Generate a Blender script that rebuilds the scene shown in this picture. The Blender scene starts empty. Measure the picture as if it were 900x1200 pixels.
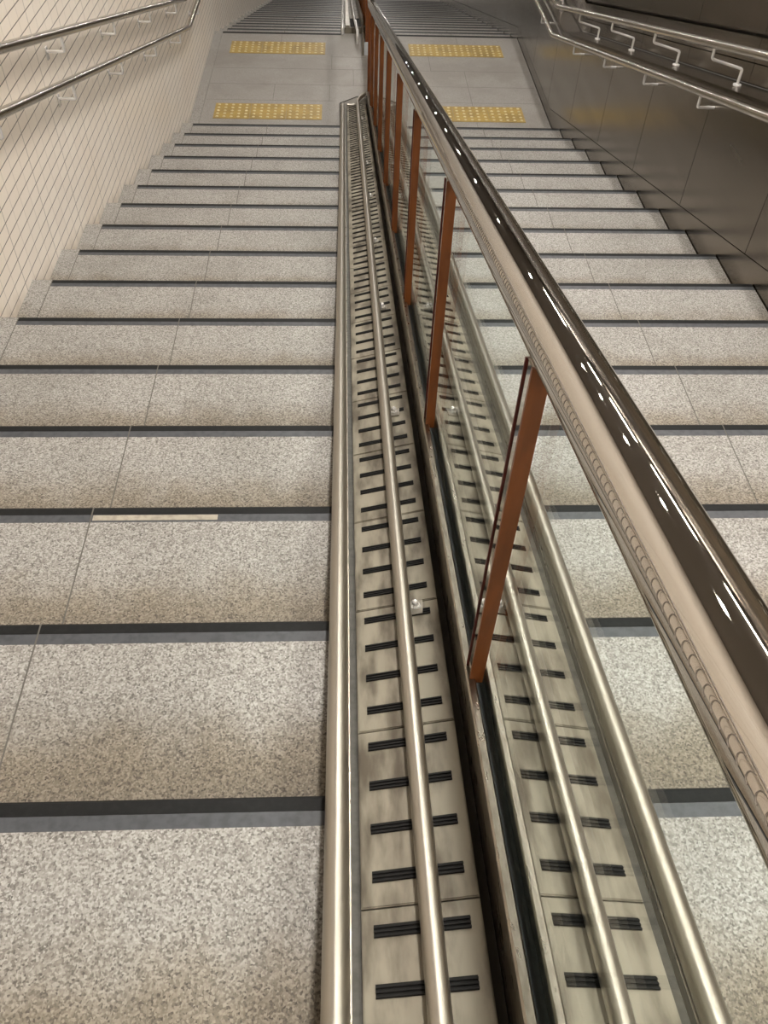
import bpy, bmesh, math, random
from mathutils import Vector, Matrix
random.seed(7)
C = bpy.context.scene.collection
SC = bpy.context.scene

# ------------------------------------------------------------------ dimensions (metres)
T, R = 0.425, 0.10962          # tread depth, riser
S = R / T                       # slope of the stair
ZL = -16 * R                    # landing level
YA = 15 * T                     # edge of the upper flight
YB = 8.79                       # edge of the lower flight
XW, XE = -1.28, 1.815           # left wall, right end of the steps
AX = 0.257                      # axis of the balustrade

def zb(y):
    """nosing line: slope, flat over the landing, slope again"""
    if y < 6.8: return -S * y
    if y < YB: return ZL
    return ZL - S * (y - YB)
BENDS = (6.8, YB)
ANG = math.atan(S)

# ------------------------------------------------------------------ materials
def mat(name):
    m = bpy.data.materials.new(name); m.use_nodes = True
    nt = m.node_tree
    return m, nt, nt.nodes['Principled BSDF']
def N(nt, typ, **kw):
    n = nt.nodes.new(typ)
    for k, v in kw.items():
        if k.startswith('i_'):
            key = k[2:]
            n.inputs[int(key) if key.isdigit() else key.replace('_', ' ')].default_value = v
        else: setattr(n, k, v)
    return n
def L(nt, a, b): nt.links.new(a, b)
def ramp(nt, stops, interp='LINEAR'):
    n = nt.nodes.new('ShaderNodeValToRGB'); cr = n.color_ramp; cr.interpolation = interp
    while len(cr.elements) < len(stops): cr.elements.new(0.5)
    for e, (p, c) in zip(cr.elements, stops):
        e.position = p; e.color = (*c, 1) if len(c) == 3 else c
    return n
def mth(nt, op, a=None, b=None, c=None, clamp=False):
    n = nt.nodes.new('ShaderNodeMath'); n.operation = op; n.use_clamp = clamp
    for i, v in enumerate((a, b, c)):
        if v is None: continue
        if isinstance(v, (int, float)): n.inputs[i].default_value = v
        else: nt.links.new(v, n.inputs[i])
    return n.outputs[0]
def mixc(nt, fac, a, b, blend='MIX'):
    n = nt.nodes.new('ShaderNodeMix'); n.data_type = 'RGBA'; n.blend_type = blend
    for sock, v in ((n.inputs[0], fac), (n.inputs[6], a), (n.inputs[7], b)):
        if isinstance(v, (int, float)): sock.default_value = v
        elif isinstance(v, tuple): sock.default_value = (*v, 1)
        else: nt.links.new(v, sock)
    return n.outputs[2]
def smooth(nt, v, lo, hi):
    n = nt.nodes.new('ShaderNodeMapRange'); n.interpolation_type = 'SMOOTHSTEP'
    n.inputs[1].default_value = lo; n.inputs[2].default_value = hi
    nt.links.new(v, n.inputs[0]); return n.outputs[0]

def granite(name, worn=True, tone=1.0, flat=False):
    m, nt, b = mat(name)
    pos = N(nt, 'ShaderNodeNewGeometry').outputs['Position']
    v1 = N(nt, 'ShaderNodeTexVoronoi', i_Scale=300.0); L(nt, pos, v1.inputs['Vector'])
    sep = N(nt, 'ShaderNodeSeparateColor'); L(nt, v1.outputs['Color'], sep.inputs[0])
    nz = N(nt, 'ShaderNodeTexNoise', i_Scale=150.0, i_Detail=3.0); L(nt, pos, nz.inputs['Vector'])
    g = mth(nt, 'ADD', mth(nt, 'MULTIPLY', sep.outputs[0], 0.55), mth(nt, 'MULTIPLY', nz.outputs[0], 0.45))
    t = tone
    cr = ramp(nt, [(0.16, (.11*t, .10*t, .09*t)), (0.34, (.29*t, .27*t, .245*t)), (0.55, (.43*t, .41*t, .375*t)), (0.8, (.62*t, .60*t, .57*t))] if not flat else [(0.16, (.24*t, .225*t, .205*t)), (0.5, (.36*t, .34*t, .315*t)), (0.8, (.46*t, .44*t, .41*t))])
    L(nt, g, cr.inputs[0]); col = cr.outputs[0]
    big = N(nt, 'ShaderNodeTexNoise', i_Scale=2.6, i_Detail=4.0); L(nt, pos, big.inputs['Vector'])
    col = mixc(nt, mth(nt, 'MULTIPLY', smooth(nt, big.outputs[0], .42, .7), .22), col, (.30, .265, .21), 'MULTIPLY') if not flat else mixc(nt, mth(nt, 'MULTIPLY', smooth(nt, big.outputs[0], .42, .66), .5), col, (.22, .20, .175))
    rough = 0.5
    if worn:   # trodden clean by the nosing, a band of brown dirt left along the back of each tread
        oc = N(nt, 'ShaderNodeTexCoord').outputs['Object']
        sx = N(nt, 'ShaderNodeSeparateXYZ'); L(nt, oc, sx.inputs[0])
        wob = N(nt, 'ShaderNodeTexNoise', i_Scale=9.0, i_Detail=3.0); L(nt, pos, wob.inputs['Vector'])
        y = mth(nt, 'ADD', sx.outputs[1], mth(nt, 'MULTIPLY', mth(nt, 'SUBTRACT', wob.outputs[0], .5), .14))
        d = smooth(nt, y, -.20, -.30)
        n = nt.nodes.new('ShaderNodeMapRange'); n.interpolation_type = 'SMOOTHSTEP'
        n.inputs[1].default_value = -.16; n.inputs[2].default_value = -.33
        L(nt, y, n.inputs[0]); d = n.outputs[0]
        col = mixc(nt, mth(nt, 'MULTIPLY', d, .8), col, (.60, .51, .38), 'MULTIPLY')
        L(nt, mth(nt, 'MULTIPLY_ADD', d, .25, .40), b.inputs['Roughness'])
    else: b.inputs['Roughness'].default_value = .5
    L(nt, col, b.inputs['Base Color'])
    bp = N(nt, 'ShaderNodeBump', i_Strength=.25, i_Distance=.002); L(nt, g, bp.inputs['Height']); L(nt, bp.outputs[0], b.inputs['Normal'])
    return m

def plain(name, col, rough=.5, metal=0.0, noise=0.0, nscale=40.0, spec=None, dirt=None, stretch=None, bump=0.0):
    m, nt, b = mat(name)
    b.inputs['Metallic'].default_value = metal; b.inputs['Roughness'].default_value = rough
    b.inputs['Base Color'].default_value = (*col, 1)
    if spec is not None: b.inputs['Specular IOR Level'].default_value = spec
    if noise:
        pos = N(nt, 'ShaderNodeNewGeometry').outputs['Position']
        if stretch:
            mp = N(nt, 'ShaderNodeMapping'); mp.inputs['Scale'].default_value = stretch; L(nt, pos, mp.inputs[0]); pos = mp.outputs[0]
        nz = N(nt, 'ShaderNodeTexNoise', i_Scale=nscale, i_Detail=5.0); L(nt, pos, nz.inputs['Vector'])
        k = dirt if dirt else tuple(c * .45 for c in col)
        L(nt, mixc(nt, mth(nt, 'MULTIPLY', smooth(nt, nz.outputs[0], .38, .7), noise), col, k), b.inputs['Base Color'])
        L(nt, mth(nt, 'MULTIPLY_ADD', nz.outputs[0], .2, rough - .1), b.inputs['Roughness'])
        if bump:
            bp = N(nt, 'ShaderNodeBump', i_Strength=bump, i_Distance=.002); L(nt, nz.outputs[0], bp.inputs['Height']); L(nt, bp.outputs[0], b.inputs['Normal'])
    return m

M = {}
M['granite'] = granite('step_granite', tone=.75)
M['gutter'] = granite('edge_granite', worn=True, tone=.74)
M['paving'] = granite('landing_stone', worn=False, tone=.85, flat=True)
M['strip'] = plain('slate_strip', (.066, .07, .078), .5, noise=.5, nscale=60)
M['nosing'] = plain('black_nosing', (.009, .009, .009), .6, noise=.4, nscale=80, dirt=(.02, .02, .02), spec=.2)
M['worn_inlay'] = plain('worn_inlay', (.40, .36, .29), .6, noise=.5, nscale=70, dirt=(.18, .16, .13))
M['grout'] = plain('grout', (.12, .11, .095), .8)
M['steel'] = plain('brushed_steel', (.42, .385, .33), .37, 1.0, noise=.3, nscale=6, dirt=(.32, .285, .235), stretch=(3, .3, .3))
M['rail_steel'] = plain('wall_rail_steel', (.50, .46, .40), .16, 1.0)
M['bracket'] = plain('bracket_steel', (.88, .87, .86), .2, .55)
M['polished'] = plain('polished_steel', (.56, .52, .47), .018, 1.0)
M['post_side'] = plain('post_mirror_side', (.62, .59, .55), .05, 1.0)
M['orange'] = plain('orange_brown_lacquer', (.235, .072, .018), .38, noise=.6, nscale=18, dirt=(.11, .032, .010), stretch=(2, 2, .4))
M['darkred'] = plain('dark_red_lacquer', (.09, .008, .004), .4)
M['plate'] = plain('ramp_plate_resin', (.25, .222, .17), .55, noise=1.0, nscale=9, dirt=(.085, .068, .047), stretch=(3, .8, 1), bump=.15)
M['rubber'] = plain('black_rubber', (.010, .0095, .009), .6, spec=.2)
M['curb'] = plain('ramp_mortar', (.075, .07, .06), .7, noise=.5, nscale=60)
M['gap'] = plain('dark_joint', (.028, .024, .02), .7)
M['channel'] = plain('channel_steel', (.42, .375, .31), .3, 1.0, noise=.5, nscale=25, dirt=(.17, .15, .12), stretch=(4, .5, 4))
M['endplate'] = plain('end_plate_steel', (.20, .185, .16), .55, .3, noise=.4, nscale=12)
M['clip'] = plain('clip_steel', (.34, .315, .275), .35, .9)
M['bolt'] = plain('bright_bolt', (.88, .86, .83), .18, .7)
M['panel'] = plain('bronze_steel_panel', (.235, .205, .17), .23, 1.0, noise=.35, nscale=2.2, dirt=(.17, .15, .125), stretch=(1, .35, 3))
M['ceiling'] = plain('ceiling_panels', (.22, .20, .18), .6)
M['fixture'] = plain('fixture_white', (.7, .7, .68), .4)
M['seam'] = plain('rail_seam', (.15, .125, .10), .5, .4)
M['sealant'] = plain('glazing_seal', (.018, .021, .020), .45)
M['postbase'] = plain('post_base_grey', (.66, .71, .76), .4)

def tactile():
    m, nt, b = mat('tactile_yellow')
    pos = N(nt, 'ShaderNodeNewGeometry').outputs['Position']
    nz = N(nt, 'ShaderNodeTexNoise', i_Scale=7.0, i_Detail=5.0); L(nt, pos, nz.inputs['Vector'])
    L(nt, mixc(nt, smooth(nt, nz.outputs[0], .35, .7), (.43, .30, .085), (.31, .215, .07)), b.inputs['Base Color'])
    b.inputs['Roughness'].default_value = .45
    return m
M['tactile'] = tactile()
M['dome'] = plain('tactile_dome_worn', (.66, .57, .34), .35)

def wall_tiles():
    m, nt, b = mat('beige_wall_tile')
    pos = N(nt, 'ShaderNodeNewGeometry').outputs['Position']
    s = N(nt, 'ShaderNodeSeparateXYZ'); L(nt, pos, s.inputs[0])
    y, z = s.outputs[1], s.outputs[2]
    def line(v, phase, pitch, half, soft):
        f = mth(nt, 'PINGPONG', mth(nt, 'SUBTRACT', v, phase), pitch / 2)     # 0 on the joint
        n = nt.nodes.new('ShaderNodeMapRange'); n.interpolation_type = 'SMOOTHSTEP'
        n.inputs[1].default_value = half + soft; n.inputs[2].default_value = half
        L(nt, f, n.inputs[0]); return n.outputs[0]
    hz = line(z, -.196, .0531, .0016, .0014)
    vd = line(y, 2.893, .4265, .0013, .0012)
    vp = line(y, 2.893, .4265 / 4, .0010, .0014)
    nz = N(nt, 'ShaderNodeTexNoise', i_Scale=1.3, i_Detail=3.0); L(nt, pos, nz.inputs['Vector'])
    ty = mth(nt, 'FLOOR', mth(nt, 'DIVIDE', mth(nt, 'SUBTRACT', y, 2.893), .4265 / 4))
    tz = mth(nt, 'FLOOR', mth(nt, 'DIVIDE', mth(nt, 'ADD', z, .196), .0531))
    cb = N(nt, 'ShaderNodeCombineXYZ'); L(nt, ty, cb.inputs[0]); L(nt, tz, cb.inputs[1])
    wn = N(nt, 'ShaderNodeTexWhiteNoise'); L(nt, cb.outputs[0], wn.inputs['Vector'])
    base = mixc(nt, wn.outputs['Value'], (.82, .755, .67), (.785, .715, .63))
    base = mixc(nt, smooth(nt, nz.outputs[0], .4, .65), base, (.79, .71, .615))
    # splash dirt on the courses next to the steps
    h = mth(nt, 'ADD', z, mth(nt, 'MULTIPLY', y, S))
    n2 = N(nt, 'ShaderNodeTexNoise', i_Scale=14.0, i_Detail=3.0); L(nt, pos, n2.inputs['Vector'])
    hh = mth(nt, 'ADD', h, mth(nt, 'MULTIPLY', mth(nt, 'SUBTRACT', n2.outputs[0], .5), .09))
    n = nt.nodes.new('ShaderNodeMapRange'); n.interpolation_type = 'SMOOTHSTEP'
    n.inputs[1].default_value = .03; n.inputs[2].default_value = -.08; L(nt, hh, n.inputs[0])
    base = mixc(nt, mth(nt, 'MULTIPLY', n.outputs[0], .55), base, (.30, .235, .16))
    grout = (.11, .09, .075)
    col = mixc(nt, mth(nt, 'MULTIPLY', vp, .36), base, grout)
    col = mixc(nt, mth(nt, 'MULTIPLY', hz, .95), col, grout)
    col = mixc(nt, mth(nt, 'MULTIPLY', vd, .8), col, grout)
    L(nt, col, b.inputs['Base Color'])
    b.inputs['Roughness'].default_value = .36
    hgt = mth(nt, 'SUBTRACT', 1.0, mth(nt, 'MAXIMUM', hz, mth(nt, 'MAXIMUM', vd, mth(nt, 'MULTIPLY', vp, .5))))
    bp = N(nt, 'ShaderNodeBump', i_Strength=.4, i_Distance=.001); L(nt, hgt, bp.inputs['Height']); L(nt, bp.outputs[0], b.inputs['Normal'])
    return m
M['tiles'] = wall_tiles()

def glass():
    m = bpy.data.materials.new('balustrade_glass'); m.use_nodes = True
    nt = m.node_tree; nt.nodes.clear()
    out = N(nt, 'ShaderNodeOutputMaterial')
    tr = N(nt, 'ShaderNodeBsdfTransparent'); tr.inputs[0].default_value = (.945, .975, .96, 1)
    gl = N(nt, 'ShaderNodeBsdfGlossy'); gl.inputs['Roughness'].default_value = .015; gl.inputs['Color'].default_value = (1, 1, 1, 1)
    lw = N(nt, 'ShaderNodeLayerWeight', i_Blend=.5)
    fr = nt.nodes.new('ShaderNodeMath'); fr.operation = 'MULTIPLY_ADD'; fr.inputs[1].default_value = .40; fr.inputs[2].default_value = .025
    L(nt, mth(nt, 'POWER', lw.outputs['Facing'], 5.0), fr.inputs[0])
    mx = N(nt, 'ShaderNodeMixShader')
    L(nt, fr.outputs[0], mx.inputs[0]); L(nt, tr.outputs[0], mx.inputs[1]); L(nt, gl.outputs[0], mx.inputs[2])
    L(nt, mx.outputs[0], out.inputs[0])
    return m
M['glass'] = glass()
M['glass_edge'] = plain('green_glass_edge', (.10, .20, .17), .15)

def emit(name, col, strength):
    m = bpy.data.materials.new(name); m.use_nodes = True
    nt = m.node_tree; nt.nodes.clear()
    e = N(nt, 'ShaderNodeEmission', i_Strength=strength); e.inputs[0].default_value = (*col, 1)
    L(nt, e.outputs[0], N(nt, 'ShaderNodeOutputMaterial').inputs[0])
    return m
M['lamp'] = emit('downlight_glow', (1, .95, .88), 390.0)
M['tube'] = emit('tube_glow', (1, .955, .90), 82.0)

# ------------------------------------------------------------------ mesh helpers
def obj(name, bm, m, parent=None, smooth_=False, origin=None, mats=None):
    if origin is not None: bmesh.ops.translate(bm, verts=bm.verts, vec=-Vector(origin))
    bmesh.ops.recalc_face_normals(bm, faces=bm.faces)
    me = bpy.data.meshes.new(name); bm.to_mesh(me); bm.free()
    for x in (mats or [m]): me.materials.append(x)
    if smooth_:
        me.polygons.foreach_set('use_smooth', [True] * len(me.polygons))
        if smooth_ == 'auto':
            bmx = bmesh.new(); bmx.from_mesh(me)
            for e in bmx.edges:
                if len(e.link_faces) == 2 and e.calc_face_angle(0) > .6: e.smooth = False
            bmx.to_mesh(me); bmx.free()
    o = bpy.data.objects.new(name, me); C.objects.link(o)
    if origin is not None: o.location = origin
    if parent is not None: o.parent = parent
    return o
def thing(name, label, cat, loc=(0, 0, 0), group=None):
    o = bpy.data.objects.new(name, None); C.objects.link(o); o.location = loc; o.empty_display_size = .1
    tag(o, label, cat, group); return o
def tag(o, label, cat, group=None):
    o['label'] = label; o['category'] = cat
    if group: o['group'] = group
def struct(o): o['kind'] = 'structure'; return o

def box(bm, x0, x1, y0, y1, z0, z1, bevel=0):
    vs = [bm.verts.new((x, y, z)) for x in (x0, x1) for y in (y0, y1) for z in (z0, z1)]
    for f in ((0, 1, 3, 2), (4, 6, 7, 5), (0, 4, 5, 1), (2, 3, 7, 6), (0, 2, 6, 4), (1, 5, 7, 3)):
        bm.faces.new([vs[i] for i in f])
    if bevel:
        es = {e for v in vs for e in v.link_edges}
        bmesh.ops.bevel(bm, geom=list(es), offset=bevel, segments=2, affect='EDGES', profile=.6)
    return bm
def prism_x(bm, prof, x0, x1):
    """(y, z) outline extruded along x"""
    a = [bm.verts.new((x0, y, z)) for y, z in prof]; b = [bm.verts.new((x1, y, z)) for y, z in prof]
    n = len(prof)
    bm.faces.new(a); bm.faces.new(b[::-1])
    for i in range(n): bm.faces.new((a[i], b[i], b[(i + 1) % n], a[(i + 1) % n]))
    return bm
def prism_z(bm, poly, z0, z1):
    a = [bm.verts.new((x, y, z0)) for x, y in poly]; b = [bm.verts.new((x, y, z1)) for x, y in poly]
    n = len(poly)
    bm.faces.new(a[::-1]); bm.faces.new(b)
    for i in range(n): bm.faces.new((a[i], a[(i + 1) % n], b[(i + 1) % n], b[i]))
    return bm
def sweep(bm, prof, ys, zf=zb, closed=True):
    """(x, h) outline carried along y, every point lifted by zf(y); verticals stay vertical"""
    rings = [[bm.verts.new((x, y, h + zf(y))) for x, h in prof] for y in ys]
    n = len(prof)
    for a, b in zip(rings, rings[1:]):
        for i in range(n if closed else n - 1):
            bm.faces.new((a[i], a[(i + 1) % n], b[(i + 1) % n], b[i]))
    if closed:
        bm.faces.new(rings[0][::-1]); bm.faces.new(rings[-1])
    return bm
def tube(bm, pts, r, seg=20, cap=True):
    pts = [Vector(p) for p in pts]; rings = []
    dirs = [(b - a).normalized() for a, b in zip(pts, pts[1:])]
    ref = Vector((1, 0, 0)) if abs(dirs[0].x) < .9 else Vector((0, 0, 1))
    u = (ref - dirs[0] * ref.dot(dirs[0])).normalized()
    for i, p in enumerate(pts):
        d0 = dirs[max(0, i - 1)]; d1 = dirs[min(i, len(dirs) - 1)]
        t = (d0 + d1).normalized()
        u = (u - t * u.dot(t)).normalized(); v = t.cross(u)
        k = 1 / max(.5, t.dot(d0)); bend = (d1 - d0)
        ring = []
        for j in range(seg):
            a = 2 * math.pi * j / seg; w = u * math.cos(a) + v * math.sin(a)
            if bend.length > 1e-4:
                bn = bend.normalized(); w = w + bn * (w.dot(bn) * (k - 1))
            ring.append(bm.verts.new(p + w * r))
        rings.append(ring)
    for a, b in zip(rings, rings[1:]):
        for j in range(seg): bm.faces.new((a[j], a[(j + 1) % seg], b[(j + 1) % seg], b[j]))
    if cap: bm.faces.new(rings[0][::-1]); bm.faces.new(rings[-1])
    return bm
def arc(p0, pc, p1, n=6):
    """quadratic bend from p0 by pc to p1"""
    p0, pc, p1 = Vector(p0), Vector(pc), Vector(p1)
    return [p0.lerp(pc, t).lerp(pc.lerp(p1, t), t) for t in [i / n for i in range(n + 1)]]
def railpath(x, h, y0, y1, rb=.05):
    """slope - landing - slope line with rounded bends"""
    f = lambda y: Vector((x, y, h + zb(y)))
    pts = [f(y0)]
    for b in BENDS:
        if y0 < b - .2 and b + .2 < y1: pts += arc(f(b - rb), f(b), f(b + rb), 5)
    pts.append(f(y1)); return pts
def ball(bm, c, r, seg=12, sz=1.0):
    ret = bmesh.ops.create_uvsphere(bm, u_segments=seg, v_segments=max(6, seg // 2), radius=r)
    for v in ret['verts']: v.co = Vector((v.co.x + c[0], v.co.y + c[1], v.co.z * sz + c[2]))
def lathe(bm, c, prof, seg=24):
    """(r, z) outline turned about the vertical through c"""
    rings = [[bm.verts.new((c[0] + r * math.cos(2 * math.pi * j / seg), c[1] + r * math.sin(2 * math.pi * j / seg), c[2] + z)) for j in range(seg)] for r, z in prof]
    for a, b in zip(rings, rings[1:]):
        for j in range(seg): bm.faces.new((a[j], a[(j + 1) % seg], b[(j + 1) % seg], b[j]))
    bm.faces.new(rings[0][::-1]); bm.faces.new(rings[-1])
def copy_tree(o, loc=None):
    """a thing with copies of its parts and sub-parts"""
    c = o.copy(); C.objects.link(c)
    if loc is not None: c.location = loc
    for ch in list(o.children):
        d = ch.copy(); C.objects.link(d); d.parent = c
        for g in list(ch.children):
            e = g.copy(); C.objects.link(e); e.parent = d
    return c

ORD = ['first', 'second', 'third', 'fourth', 'fifth', 'sixth', 'seventh', 'eighth', 'ninth', 'tenth', 'eleventh', 'twelfth',
       'thirteenth', 'fourteenth', 'fifteenth', 'sixteenth', 'seventeenth', 'eighteenth', 'nineteenth']

# ------------------------------------------------------------------ steps
SW = .052       # width of the nosing band
def slab_prof(full):
    if full: return [(-T, 0), (-.004, 0), (0, -.004), (0, -R), (-T, -R)]
    return [(-T, 0), (-SW, 0), (-SW, -.03), (-.002, -.03), (-.002, -R), (-T, -R)]
def make_step(side):
    g = 'granite steps of the left flight' if side == 'left' else 'granite steps of the right flight'
    t = thing('stair_step', 'granite step', 'stair step', (0, 0, 0), g)
    if side == 'left':
        xs = [(XW, -1.2, True), (-1.196, -.597, False), (-.593, .004, False)]; joints = [-1.198, -.595]
    else:
        xs = [(.5105, 1.178, False), (1.182, XE, False)]; joints = [1.18]
    for x0, x1, full in xs:
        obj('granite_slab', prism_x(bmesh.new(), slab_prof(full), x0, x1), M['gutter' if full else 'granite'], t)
        if not full:
            obj('slate_strip', prism_x(bmesh.new(), [(-SW, 0), (-.027, 0), (-.027, -.029), (-SW, -.029)], x0, x1), M['strip'], t)
            obj('nosing_edge', prism_x(bmesh.new(), [(-.0265, .0005), (-.006, -.0003), (-.0015, -.002), (0, -.006), (0, -.0295), (-.0265, -.0295)], x0, x1), M['nosing'], t)
    for jx in joints:
        obj('grout_joint', prism_x(bmesh.new(), [(-T, -.0012), (-.001, -.0012), (-.001, -R), (-T, -R)], jx - .0024, jx + .0024), M['grout'], t)
    return t
for side in ('left', 'right'):
    proto = make_step(side)
    k = 0
    where = 'left of the cycle ramps' if side == 'left' else 'right of the glass balustrade'
    for n in range(-1, 16):
        o = proto if k == 0 else copy_tree(proto)
        o.location = (0, n * T, -n * R)
        if n == -1: o['label'] = 'granite step %s, at the very bottom of the photo' % where
        elif n == 15: o['label'] = 'last granite step %s just before the near studded paving' % where
        else: o['label'] = 'granite step %s, %s up from the photo bottom' % (where, ORD[n])
        if n == 2 and side == 'left':
            obj('worn_inlay', prism_x(bmesh.new(), [(-.046, .0007), (-.029, .0007), (-.029, -.002), (-.046, -.002)], -.59, -.283), M['worn_inlay'], o)['label'] = 'pale worn piece of nosing inlay'
        k += 1
    for n in range(1, 19):
        o = copy_tree(proto); o.location = (0, YB + n * T, ZL - n * R)
        o['group'] = 'granite steps of the lower %s flight' % side
        o['label'] = 'far granite step %s, %s below the landing' % (where, ORD[n - 1])

# ------------------------------------------------------------------ landing and other floors
def floor_obj(name, bm, m): return struct(obj(name, bm, m))
bm = bmesh.new()
box(bm, -1.196, XE, YA, YB - SW, ZL - .12, ZL)
floor_obj('floor', bm, M['paving'])
bm = bmesh.new(); box(bm, XW, -1.199, YA, YB, ZL - .12, ZL + .0)
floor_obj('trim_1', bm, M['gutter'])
# edge of the landing over the lower flight, with its dark nosing
for i, (x0, x1) in enumerate(((-1.196, 0.004), (.5105, XE))):
    bm = bmesh.new(); prism_x(bm, [(YB - SW, ZL), (YB - .006, ZL), (YB, ZL - .006), (YB, ZL - .12), (YB - SW, ZL - .12)], x0, x1)
    floor_obj('trim_%d' % (i + 2), bm, M['nosing'])
bm = bmesh.new(); box(bm,   .004, .5105, YB - SW, YB, ZL - .12, ZL)
floor_obj('trim_4', bm, M['paving'])
yE = YB + 18 * T; zE = ZL - 19 * R
bm = bmesh.new(); box(bm, -1.5, 2.1, yE, yE + 6, zE - .15, zE); floor_obj('floor', bm, M['paving'])
bm = bmesh.new(); box(bm, -1.5, 2.1, -4, -2 * T, R - .15, 2 * R); floor_obj('floor', bm, M['paving'])
# thin joints between the landing stones
bm = bmesh.new()
def jl(x0, x1, y0, y1): box(bm, x0, x1, y0, y1, ZL - .004, ZL + .0004)
for x0, x1, y in ((-1.19, -.06, 7.12), (-1.19, .25, 7.47), (-1.19, .25, 7.84), (-.1, .25, 8.15), (.55, 1.80, 7.12), (.55, 1.80, 7.47), (.55, 1.80, 7.84)): jl(x0, x1, y, y + .0025)
for x, y0, y1 in ((-.60, 7.12, 7.47), (-.10, 7.12, 7.47), (-.085, 7.84, 8.2), (.12, 7.47, 7.84), (-.595, 8.53, 8.73), (.86, 7.84, 8.2), (1.18, 7.47, 7.84), (1.18, 6.42, 6.72), (1.18, 7.05, 7.47), (1.18, 8.53, 8.73)): jl(x, x + .0025, y0, y1)
struct(obj('trim_5', bm, M['grout']))

# ------------------------------------------------------------------ studded yellow paving
def make_tile():
    w = .3085; bm = bmesh.new(); box(bm, -w / 2, w / 2, -w / 2, w / 2, 0, .004, .0015)
    t = obj('tactile_tile', bm, M['tactile'])
    bm = bmesh.new(); lathe(bm, (0, 0, 0), [(.0135, 0), (.012, .0035), (.008, .005)], 12)
    d = obj('stud', bm, M['dome'], t, True); d.location = (-.121, -.121, .0035)
    for k in range(1, 25):
        e = d.copy(); C.objects.link(e); e.location = ((k // 5 - 2) * .0605, (k % 5 - 2) * .0605, .0035)
    return t
tile = make_tile(); first = True
patches = [('near left', -1.091, 6.882, 'near studded strip left of the balustrade'), ('far left', -1.081, 8.362, 'far studded strip left of the balustrade'),
           ('near right', .68, 6.882, 'near studded strip right of the balustrade'), ('far right', .679, 8.362, 'far studded strip right of the balustrade')]
for nm, x0, yc, wh in patches:
    for i, pl in enumerate(('left', 'middle', 'right')):
        o = tile if first else copy_tree(tile); first = False
        o.location = (x0 + .155 + i * .311, yc, ZL)
        tag(o, 'yellow studded paving tile, %s one of the %s' % (pl, wh), 'tactile tile', 'yellow studded tiles on the landing')

# ------------------------------------------------------------------ left wall
bm = bmesh.new(); box(bm, XW - .15, XW, -4, 34, -10, 4.2)
struct(obj('wall_left', bm, M['tiles']))

# ------------------------------------------------------------------ right wall: skirt, bronze panels, ledge, upper panels
YS = [-4, 6.8, YB, 34]
XP = 1.818
struct(obj('baseboard_right', sweep(bmesh.new(), [(XP + .002, -.60), (XP + .002, .088), (XP + .08, .088), (XP + .08, -.60)], YS), M['panel']))
struct(obj('trim_6', sweep(bmesh.new(), [(XP + .03, .08), (XP + .03, .60), (XP + .06, .60), (XP + .06, .08)], YS), M['gap']))
PJ = .8435; P0 = 2.703
def cells(g=.0022):
    ys = [P0 + PJ * k for k in range(-7, 37)]
    for a, b in zip(ys, ys[1:]):
        cut = [a + g] + [q for q in BENDS if a + g < q < b - g] + [b - g]
        yield cut
bm = bmesh.new()
for ys in cells(): sweep(bm, [(XP, .0935), (XP, .652), (XP + .01, .662), (XP + .05, .662), (XP + .05, .0935)], ys)
struct(obj('wall_right', bm, M['panel']))
struct(obj('trim_7', sweep(bmesh.new(), [(XP + .034, .65), (XP + .034, .672), (XP + .0, .674), (XP + .0, .704), (XP + .16, .706), (XP + .16, .61)], YS), M['panel']))
bm = bmesh.new()
for ys in cells(): sweep(bm, [(XP + .15, .716), (XP + .15, .80), (XP + .19, .80), (XP + .19, .716)], ys)
for ys in cells(): sweep(bm, [(XP + .145, .806), (XP + .145, .912), (XP + .21, .912), (XP + .21, .806)], ys)
for ys in cells(): sweep(bm, [(XP + .20, .925), (XP + .158, .925), (XP + .152, .932), (XP + .152, 4.6), (XP + .20, 4.6)], ys)
struct(obj('wall_right_upper', bm, M['panel']))
struct(obj('trim_8', sweep(bmesh.new(), [(XP + .195, .70), (XP + .195, 4.6), (XP + .30, 4.6), (XP + .30, .70)], YS), M['gap']))

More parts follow.
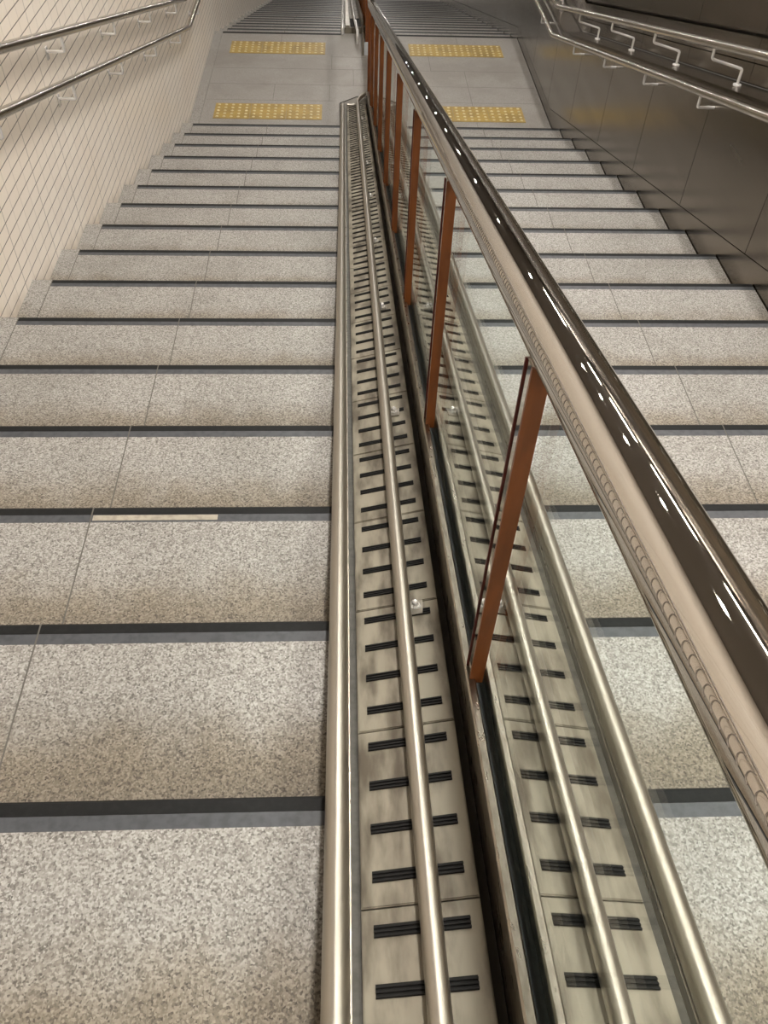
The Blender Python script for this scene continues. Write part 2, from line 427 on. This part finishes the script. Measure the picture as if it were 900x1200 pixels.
# ------------------------------------------------------------------ wall handrails
def wall_rail(label, x, h, side, ybr):
    t = thing('wall_handrail', label, 'handrail', (x, 2, h + zb(2)))
    off = -Vector((x, 2, h + zb(2)))
    def part(name, bm, m, par=t, sm='auto'):
        if par is t: bmesh.ops.translate(bm, verts=bm.verts, vec=off)
        return obj(name, bm, m, par, sm)
    part('rail_tube', tube(bmesh.new(), railpath(x, h, -1.5, 14), .0195, 24), M['rail_steel'])
    for y in ybr:
        z = h + zb(y)
        if side == 'left':
            wx = XW
            bm = tube(bmesh.new(), [(x, y, z - .016), (x, y, z - .07)] + arc((x, y, z - .07), (x, y, z - .078), (x - .008, y, z - .078), 4) + [(wx, y, z - .078)], .007, 12)
            b = part('bracket', bm, M['bracket'])
            fl = bmesh.new(); box(fl, wx, wx + .006, y - .014, y + .014, z - .112, z - .06, .002)
            bmesh.ops.translate(fl, verts=fl.verts, vec=off); obj('wall_flange', fl, M['bracket'], b)
        elif h < .8:
            wx = XP
            bm = tube(bmesh.new(), [(x, y, z - .016), (x, y, z - .06)] + arc((x, y, z - .06), (x, y, z - .07), (x + .01, y, z - .07), 4) + [(wx + .04, y, z - .07)], .007, 12)
            b = part('bracket', bm, M['bracket'])
            fl = bmesh.new(); tube(fl, [(x + .048, y, z - .07), (x + .062, y, z - .07)], .0085, 12)
            bmesh.ops.translate(fl, verts=fl.verts, vec=off); obj('collar', fl, M['bracket'], b, 'auto')
        else:
            fx = XP + .075; zt = zb(y)
            bm = tube(bmesh.new(), [(x, y, z - .016), (x, y, z - .05)] + arc((x, y, z - .05), (x, y, z - .062), (x + .012, y, z - .066), 4)
                      + arc((fx - .012, y, zt + .785), (fx, y, zt + .782), (fx, y, zt + .77), 4) + [(fx, y, zt + .71)], .0068, 12)
            b = part('bracket', bm, M['bracket'])
            fl = bmesh.new(); lathe(fl, (fx, y, zt + .709), [(.02, 0), (.02, .005), (.012, .007)], 16)
            bmesh.ops.translate(fl, verts=fl.verts, vec=off); obj('ledge_flange', fl, M['bracket'], b, 'auto')
    return t
yl = [2.49 + .96 * k for k in range(-2, 5)] + [7.35, 8.3]
wall_rail('lower steel handrail on the beige tiled left wall', -1.20, .686, 'left', yl)
wall_rail('upper steel handrail on the beige tiled left wall', -1.20, .888, 'left', yl)
yr = [3.495 + .8435 * k for k in range(-4, 4)] + [7.3, 8.3]
wall_rail('lower steel handrail along the dark metal right wall', 1.735, .676, 'right', yr)
wall_rail('upper steel handrail above the ledge of the dark right wall', 1.735, .886, 'right', yr)

# ------------------------------------------------------------------ cycle ramps
PL, PY0 = .3085, -.832            # plate pitch and a seam
def slope_mat(y, x=0, h=0): return Matrix.Translation((x, y, h - S * y)) @ Matrix.Rotation(-ANG, 4, 'X')
def mirror(o, sgn): pass
def make_ramp(sgn, label, lower=False):
    """sgn -1: on the left of the balustrade, +1: on the right. X is measured outward from the axis."""
    fx = lambda d: AX + sgn * d
    y_end = 7.06
    t = thing('bicycle_ramp', label, 'bicycle ramp', (fx(.12), 0, .06), 'channelled cycle ramps of the upper flight')
    off = -Vector((fx(.12), 0, .06))
    def part(name, bm, m, par=t, sm=False, move=True):
        if move: bmesh.ops.translate(bm, verts=bm.verts, vec=off)
        return obj(name, bm, m, par, sm)
    def fan(bm, prof, y0, y1):
        zf = lambda y: -S * y
        return sweep(bm, prof, [y0, y1], zf)
    # mortar bed between the stone steps
    di = .0285 if sgn > 0 else .0225
    bed = [(fx(.249), -.13), (fx(.249), .050), (fx(.2025), .044), (fx(.0365), .086), (fx(.0365), .070), (fx(di), .070), (fx(di), -.13)]
    part('ramp_bed', fan(bmesh.new(), bed, -.9, 6.98), M['curb'])
    # kerb side that carries the outer pipe
    part('kerb_angle', fan(bmesh.new(), [(fx(.252), -.02), (fx(.252), .062), (fx(.2165), .056), (fx(.2165), .068), (fx(.2145), .068), (fx(.2145), .045), (fx(.248), .045), (fx(.248), -.02)], -.9, 6.99), M['channel'])
    x = fx(.235)
    part('side_pipe', tube(bmesh.new(), [(x, -.9, .077 + .9 * S), (x, 6.93, .077 - S * 6.93)] + arc((x, 6.93, .077 - S * 6.93), (x, 6.99, .077 - S * 6.99), (x, 7.0, ZL - .01), 5), .0185, 24), M['steel'], sm='auto')
    x = fx(.109); h = .110
    xe = fx(.036)
    part('center_pipe', tube(bmesh.new(), [(x, -.9, h + .9 * S), (x, 6.86, h - S * 6.86)] + arc((x, 6.86, h - S * 6.86), (x, 7.06, h - S * 7.06), (xe, 7.12, ZL + .07), 6) + [(fx(.026), 7.12, ZL + .068)], .0155, 24), M['steel'], sm='auto')
    # plates, each tilted a little outward, with four black rubber grips
    d0, d1 = .0385, .2005
    h0, h1 = .100, .055
    hz = lambda d: h0 + (h1 - h0) * (d - d0) / (d1 - d0)
    n = 0; y = PY0
    plate_me = grip_me = None
    while y < 6.9:
        ya, yb = y + .0012, y + PL - .0012
        if plate_me is None:
            bm = bmesh.new()
            sweep(bm, [(fx(d0) - fx(d0), hz(d0) - hz(d0)), (fx(d1) - fx(d0), hz(d1) - hz(d0)), (fx(d1) - fx(d0), hz(d1) - hz(d0) - .012), (0, -.012)], [.0012, PL - .0012], lambda yy: -S * yy)
            es = [e for e in bm.edges if all(v.co.z > -S * v.co.y - abs(h1 - h0) * abs(v.co.x) / (d1 - d0) - .004 for v in e.verts)]
            bmesh.ops.bevel(bm, geom=es, offset=.002, segments=2, affect='EDGES')
            p = obj('cover_plate', bm, M['plate'], t); plate_me = p.data
            bm = bmesh.new(); g0, g1 = .055, .184
            def gp(yy, up): return [(fx(g0) - fx(d0), hz(g0) - hz(d0) + up - S * yy), (fx(g1) - fx(d0), hz(g1) - hz(d0) + up - S * yy)]
            def strip(ya, yb, up):
                q = []
                for yy in (ya, yb):
                    for (xx, zz) in gp(yy, up): q.append((xx, yy, zz))
                    for (xx, zz) in gp(yy, -.006): q.append((xx, yy, zz))
                v = [bm.verts.new(c) for c in q]
                for f in ((0, 1, 5, 4), (0, 2, 3, 1), (4, 5, 7, 6), (0, 4, 6, 2), (1, 3, 7, 5), (2, 6, 7, 3)): bm.faces.new([v[i] for i in f])
            strip(-.009, .009, .0006)
            for yy in (-.0065, -.0005, .0055): strip(yy - .0014, yy + .0014, .0034)
            gr = obj('grip_strip', bm, M['rubber'], p); grip_me = gr.data
        else:
            p = bpy.data.objects.new('cover_plate', plate_me); C.objects.link(p); p.parent = t
            gr = None
        p.location = Vector((fx(d0), y, hz(d0) - S * y)) + off
        for k in range(4):
            if y + .045 + k * .0775 > 6.93: continue
            g = gr if (gr and k == 0) else bpy.data.objects.new('grip_strip', grip_me)
            if g is not gr or k: C.objects.link(g); g.parent = p
            yy = .046 + k * .0768
            g.location = (0, yy, -S * yy)
        y += PL; n += 1
    # dark joint against the balustrade channel
    part('dark_joint', fan(bmesh.new(), [(fx(.036), .05), (fx(.036), .082), (fx(.0285 if sgn > 0 else .0225), .082), (fx(.0285 if sgn > 0 else .0225), .05)], -.9, 7.0), M['gap'])
    # clips holding the pipe down
    yc = .385; first_clip = None
    while yc < 6.9:
        if first_clip is None:
            bm = bmesh.new()
            d = .0885; hh = hz(d) + .001
            box(bm, -.013 , .013, -.024, .016, 0, .003, .001)
            sx = -sgn
            a, b2 = (sx * -.013, sx * -.010)
            box(bm, min(a, b2), max(a, b2), -.004, .030, 0, .030, .0008)
            c = obj('pipe_clip', bm, M['clip'], t); first_clip = c
            bm = bmesh.new(); lathe(bm, (0, 0, .003), [(.0105, 0), (.0105, .0015)], 16); lathe(bm, (0, 0, .0045), [(.0075, 0), (.0075, .005), (.005, .006)], 6); ball(bm, (0, 0, .0115), .0072, 14)
            obj('bolt', bm, M['bolt'], c)
        else:
            c = first_clip.copy(); C.objects.link(c)
            b = first_clip.children[0].copy(); C.objects.link(b); b.parent = c
        d = .0805
        c.location = Vector((fx(d), yc, hz(d) + .0015 - S * yc)) + off
        c.rotation_euler = (-ANG, -sgn * (h1 - h0) / (d1 - d0) if False else -math.atan((h1 - h0) / (d1 - d0)) * sgn, 0)
        yc += .8225
    # end plate on the landing
    bm = bmesh.new(); prism_z(bm, [(fx(.254), 6.62), (fx(.257), 7.06), (fx(.11), 7.20), (fx(.004), 7.21), (fx(.004), 6.62)], ZL - .002, ZL + .006)
    part('end_plate', bm, M['endplate'])
    bm = bmesh.new()
    pl = [(fx(.2555), 6.62, ZL + .004), (fx(.2585), 7.062, ZL + .004), (fx(.11), 7.204, ZL + .004), (fx(.004), 7.214, ZL + .004)]
    tube(bm, pl, .0065, 6); part('end_seal', bm, M['gap'])
    bm = bmesh.new(); box(bm, min(fx(.20), fx(.022)), max(fx(.20), fx(.022)), 7.0, 7.03, ZL, ZL + .018, .003); part('end_bar', bm, M['steel'])
    return t
make_ramp(-1, 'sloping cycle ramp with steel pipes and slotted plates left of the balustrade')
make_ramp(+1, 'sloping cycle ramp seen through the glass, right of the balustrade')

def make_far_ramp(sgn, label):
    fx = lambda d: AX + sgn * d
    t = thing('bicycle_ramp', label, 'bicycle ramp', (fx(.12), YB, ZL), 'cycle ramps of the lower flight')
    off = -Vector((fx(.12), YB, ZL))
    zf = lambda y: ZL - S * (y - YB)
    def part(name, bm, m, sm=False):
        bmesh.ops.translate(bm, verts=bm.verts, vec=off); return obj(name, bm, m, t, sm)
    y1 = YB + 6.5
    part('ramp_bed', sweep(bmesh.new(), [(fx(.249), -.25), (fx(.249), .05), (fx(.004), .06), (fx(.004), -.25)], [YB + .02, y1], zf), M['plate'])
    x = fx(.235)
    pts = [(x, YB - .02, ZL - .01), (x, YB - .02, ZL + .05)] + arc((x, YB - .02, ZL + .05), (x, YB - .02, ZL + .08), (x, YB + .03, ZL + .075), 4) + [(x, y1, zf(y1) + .08)]
    part('side_pipe', tube(bmesh.new(), pts, .0185, 16), M['bracket'], 'auto')
    x = fx(.108)
    pts = [(fx(.085), YB - .28, ZL), (fx(.085), YB - .28, ZL + .06)] + arc((fx(.085), YB - .28, ZL + .06), (fx(.085), YB - .28, ZL + .10), (fx(.088), YB - .22, ZL + .105), 4) + [(x, YB + .25, zf(YB + .25) + .11), (x, y1, zf(y1) + .11)]
    part('center_pipe', tube(bmesh.new(), pts, .0155, 16), M['bracket'], 'auto')
    part('kerb_angle', sweep(bmesh.new(), [(fx(.205), .05), (fx(.205), .075), (fx(.165), .075), (fx(.165), .05)], [YB + .02, y1], zf), M['steel'])
    for k in range(10):
        y = YB + .10 + k * .135
        bm = bmesh.new(); sweep(bm, [(fx(.045), .045), (fx(.045), .0625), (fx(.155), .0595), (fx(.155), .045)], [y, y + .05], zf)
        part('grip_strip', bm, M['rubber'])
    return t
make_far_ramp(-1, 'far cycle ramp starting beyond the landing, left of the far balustrade')
make_far_ramp(+1, 'far cycle ramp starting beyond the landing, right of the far balustrade')

# ------------------------------------------------------------------ glass balustrade
POSTS = [.130 + .8715 * k for k in range(9)]
HR = .865; RR = .0312
def make_balustrade():
    t = thing('glass_balustrade', 'glass balustrade with orange-brown posts and thick polished handrail down the middle', 'balustrade', (AX, 0, 0))
    off = -Vector((AX, 0, 0))
    zf = lambda y: -S * y
    def part(name, bm, m, par=t, sm=False):
        bmesh.ops.translate(bm, verts=bm.verts, vec=off)
        return obj(name, bm, m, par, sm)
    HC = .178
    ya, ye = -1.05, 7.05
    bm = sweep(bmesh.new(), [(AX - .0215, -.05), (AX - .0215, HC - .003), (AX - .0185, HC), (AX - .0085, HC), (AX - .006, HC - .003), (AX - .006, -.05)], [ya, ye], zf)
    part('base_channel', bm, M['channel'])
    bm = sweep(bmesh.new(), [(AX + .0135, -.05), (AX + .0135, HC - .003), (AX + .016, HC), (AX + .0245, HC), (AX + .027, HC - .003), (AX + .027, -.05)], [ya, ye], zf)
    part('base_channel', bm, M['channel'])
    bm = sweep(bmesh.new(), [(AX - .0058, -.05), (AX - .0058, HC - .03), (AX + .0133, HC - .03), (AX + .0133, -.05)], [ya, ye], zf)
    part('sealant', bm, M['sealant'])
    part('handrail', tube(bmesh.new(), railpath(AX, HR, -1.7, 8.19, .12), RR, 64), M['polished'], sm='auto')
    bm = sweep(bmesh.new(), [(AX - .010, HR - RR - .010), (AX - .010, HR - RR + .006), (AX + .0165, HR - RR + .006), (AX + .0165, HR - RR - .010)], [-1.6, 6.8, 7.25], zb)
    part('rail_underside_channel', bm, M['steel'])
    # beaded cover seam along the upper left side of the handrail
    bm = bmesh.new(); av = math.radians(71); y = -.55
    nx, nh = -math.sin(av), math.cos(av)
    eu = Vector((0, math.cos(ANG), -math.sin(ANG))); en = Vector((nx, nh * math.sin(ANG), nh * math.cos(ANG))); et = en.cross(eu)
    while y < 1.5:
        c = Vector((AX, y, HR - S * y)) + en * (RR + .0001)
        pts = []
        for k in range(7):
            a = math.pi * k / 6
            w = et * (.0036 * math.cos(a)) + eu * (.0042 * math.sin(a))
            q = c + w - en * (RR - math.sqrt(RR * RR - (.0036 * math.cos(a)) ** 2))
            pts.append(q)
        tube(bm, pts, .0004, 5); y += .0108
    sb = part('seam_bead', bm, M['seam']); sb['kind'] = 'stuff'; sb['label'] = 'row of small scalloped beads along the rail seam'
    a2 = math.radians(61); bm = bmesh.new()
    f = lambda y: (AX - math.sin(a2) * RR, y + math.cos(a2) * RR * math.sin(ANG), HR - S * y + math.cos(a2) * RR * math.cos(ANG))
    tube(bm, [f(-1.0), f(6.6)], .0005, 6); part('seam_line', bm, M['seam'])
    pw, pd, px = .0105, .034, AX - .005
    edges = [-1.05 + .0] + POSTS
    for y in POSTS:
        top = HR - RR - .012
        zt, zt2 = top + zb(y), top + zb(y + pd)
        if y < 6.8: za, zc = HC - .012 + zf(y), HC - .012 + zf(y + pd)
        else: za = zc = ZL
        def seg(y0, y1, x0, x1, bm):
            f = lambda yy, a, b: a + (b - a) * (yy - y) / pd
            prism_x(bm, [(y0, f(y0, za, zc)), (y1, f(y1, za, zc)), (y1, f(y1, zt, zt2)), (y0, f(y0, zt, zt2))], x0, x1)
            return bm
        p = part('post', seg(y + .006, y + pd - .004, px - pw, px + pw, bmesh.new()), M['post_side'])
        a = part('front_face', seg(y, y + .0058, px - pw - .0005, px + pw + .0005, bmesh.new()), M['orange'], p); a['label'] = 'orange-brown front face of the post'
        b = part('back_edge', seg(y + pd - .0038, y + pd, px - pw - .002, px + pw + .0005, bmesh.new()), M['darkred'], p); b['label'] = 'dark red back edge of the post'
    es = [-1.05] + POSTS
    for a, b in zip(es, es[1:]):
        y0, y1 = (a + pd + .004 if a > 0 else a), b - .004
        if y0 > 6.3: y1 = 7.07
        bm = sweep(bmesh.new(), [(AX + .0064, HC - .0295), (AX + .0064, HR - RR - .004), (AX + .0126, HR - RR - .004), (AX + .0126, HC - .0295)], [y0, min(y1, 6.79)], zb)
        part('glass_pane', bm, M['glass'])
    return t
make_balustrade()

def far_balustrade():
    t = thing('glass_balustrade', 'far balustrade post and rail beginning beyond the landing, on a pale grey foot', 'balustrade', (AX, 8.2, ZL))
    off = -Vector((AX, 8.2, ZL))
    def part(name, bm, m, sm=False):
        bmesh.ops.translate(bm, verts=bm.verts, vec=off); return obj(name, bm, m, t, sm)
    bm = bmesh.new(); box(bm, AX - .03, AX + .03, 8.2, 8.29, ZL, ZL + .12, .003); part('post_foot', bm, M['postbase'])
    bm = bmesh.new(); box(bm, AX - .016, AX + .016, 8.205, 8.28, ZL + .12, ZL + HR - RR - .002, .002); part('post', bm, M['orange'])
    zf = lambda y: zb(y)
    part('handrail', tube(bmesh.new(), railpath(AX, HR, 8.195, 15.0, .12), RR, 32), M['polished'], 'auto')
    bm = sweep(bmesh.new(), [(AX - .038, -.1), (AX - .038, .17), (AX - .026, .17), (AX - .026, -.1)], [8.2, YB, 15], zf); part('base_channel', bm, M['channel'])
    bm = sweep(bmesh.new(), [(AX + .026, -.1), (AX + .026, .17), (AX + .038, .17), (AX + .038, -.1)], [8.2, YB, 15], zf); part('base_channel', bm, M['channel'])
    for k in range(1, 7):
        y = 8.2 + k * .8715
        bm = bmesh.new(); box(bm, AX - .0135, AX + .0135, y, y + .07, zb(y) - .05, zb(y + .07) + HR - RR - .002); part('post', bm, M['orange'])
        bm = sweep(bmesh.new(), [(AX - .005, .0), (AX - .005, HR - RR), (AX + .005, HR - RR), (AX + .005, .0)], [y - .79, y - .01] if not (y - .79 < YB < y - .01) else [y - .79, YB, y - .01], zf); part('glass_pane', bm, M['glass'])
    return t
far_balustrade()

# ------------------------------------------------------------------ ceiling with its lamps (they show as reflections in the polished rail)
ZC = 2.5; YK = 6.9; SCL = .258
zc = lambda y: ZC if y < YK else ZC - SCL * (y - YK)
bm = sweep(bmesh.new(), [(XW - .15, 0), (XP + .3, 0), (XP + .3, .12), (XW - .15, .12)], [-4, YK, 34], zc)
struct(obj('ceiling', bm, M['ceiling']))

def make_downlight():
    bm = bmesh.new(); lathe(bm, (0, 0, -.012), [(.068, .012), (.095, .012), (.095, .003), (.088, 0), (.073, 0), (.069, .006)], 32)
    t = obj('downlight', bm, M['fixture'], None, 'auto')
    bm = bmesh.new(); lathe(bm, (0, 0, -.009), [(.066, .002), (.066, 0)], 16); obj('lens', bm, M['lamp'], t)
    return t
dl = make_downlight()
ys = [2.12 + 1.06 * k for k in range(-5, 5)] + [9.0, 11.2, 13.4, 15.6, 17.6, 19.6, 21.8, 24.0, 26.2, 28.4]
for i, y in enumerate(ys):
    o = dl if i == 0 else copy_tree(dl)
    o.location = (.30, y, zc(y)); o.rotation_euler = (-math.atan(SCL) if y > YK else 0, 0, 0)
    tag(o, 'small round ceiling downlight above the balustrade, %s along the row' % ((ORD + ['twentieth'])[i]), 'downlight', 'round downlights above the balustrade')
def make_tube():
    bm = bmesh.new(); box(bm, -.06, .06, -.57, .57, -.035, 0, .006)
    t = obj('tube_light', bm, M['fixture'])
    bm = bmesh.new(); box(bm, -.035, .035, -.52, .52, -.05, -.0352); obj('diffuser', bm, M['tube'], t)
    return t
tl = make_tube(); i = 0
for x, nm in ((1.55, 'above the right handrails'),):
    for k in range(8):
        y = -2.6 + 1.58 * k
        o = tl if i == 0 else copy_tree(tl); i += 1
        o.location = (x, y, zc(y) - .001); o.rotation_euler = (-math.atan(SCL) if y > YK + .5 else 0, 0, 0)
        tag(o, 'long white ceiling light %s, %s along the row' % (nm, ORD[k]), 'ceiling light', 'long ceiling lights ' + nm)

# ------------------------------------------------------------------ world, camera, colour
w = bpy.data.worlds.new('station_air'); SC.world = w; w.use_nodes = True
w.node_tree.nodes['Background'].inputs[0].default_value = (.62, .56, .48, 1)
w.node_tree.nodes['Background'].inputs[1].default_value = .25

cam = bpy.data.cameras.new('camera'); co = bpy.data.objects.new('camera', cam); C.objects.link(co)
cam.sensor_width = 36; cam.sensor_fit = 'AUTO'; cam.lens = 976.916 / 1200 * 36
fw = Vector((.04363, .66612, -.74457)); rt = Vector((.99903, -.03384, .02827)); up = rt.cross(fw)
co.matrix_world = Matrix(((rt.x, up.x, -fw.x, .04095), (rt.y, up.y, -fw.y, -.57744), (rt.z, up.z, -fw.z, 1.35003), (0, 0, 0, 1)))
cam.clip_start = .02; cam.clip_end = 100
SC.camera = co
vs = SC.view_settings
vs.view_transform = 'Standard'; vs.look = 'None'; vs.gamma = 1; vs.use_curve_mapping = False
vs.exposure = 0.20
SC.cycles.max_bounces = 10; SC.cycles.transparent_max_bounces = 16
SC.cycles.use_denoising = True
SC.cycles.sample_clamp_indirect = 6.0
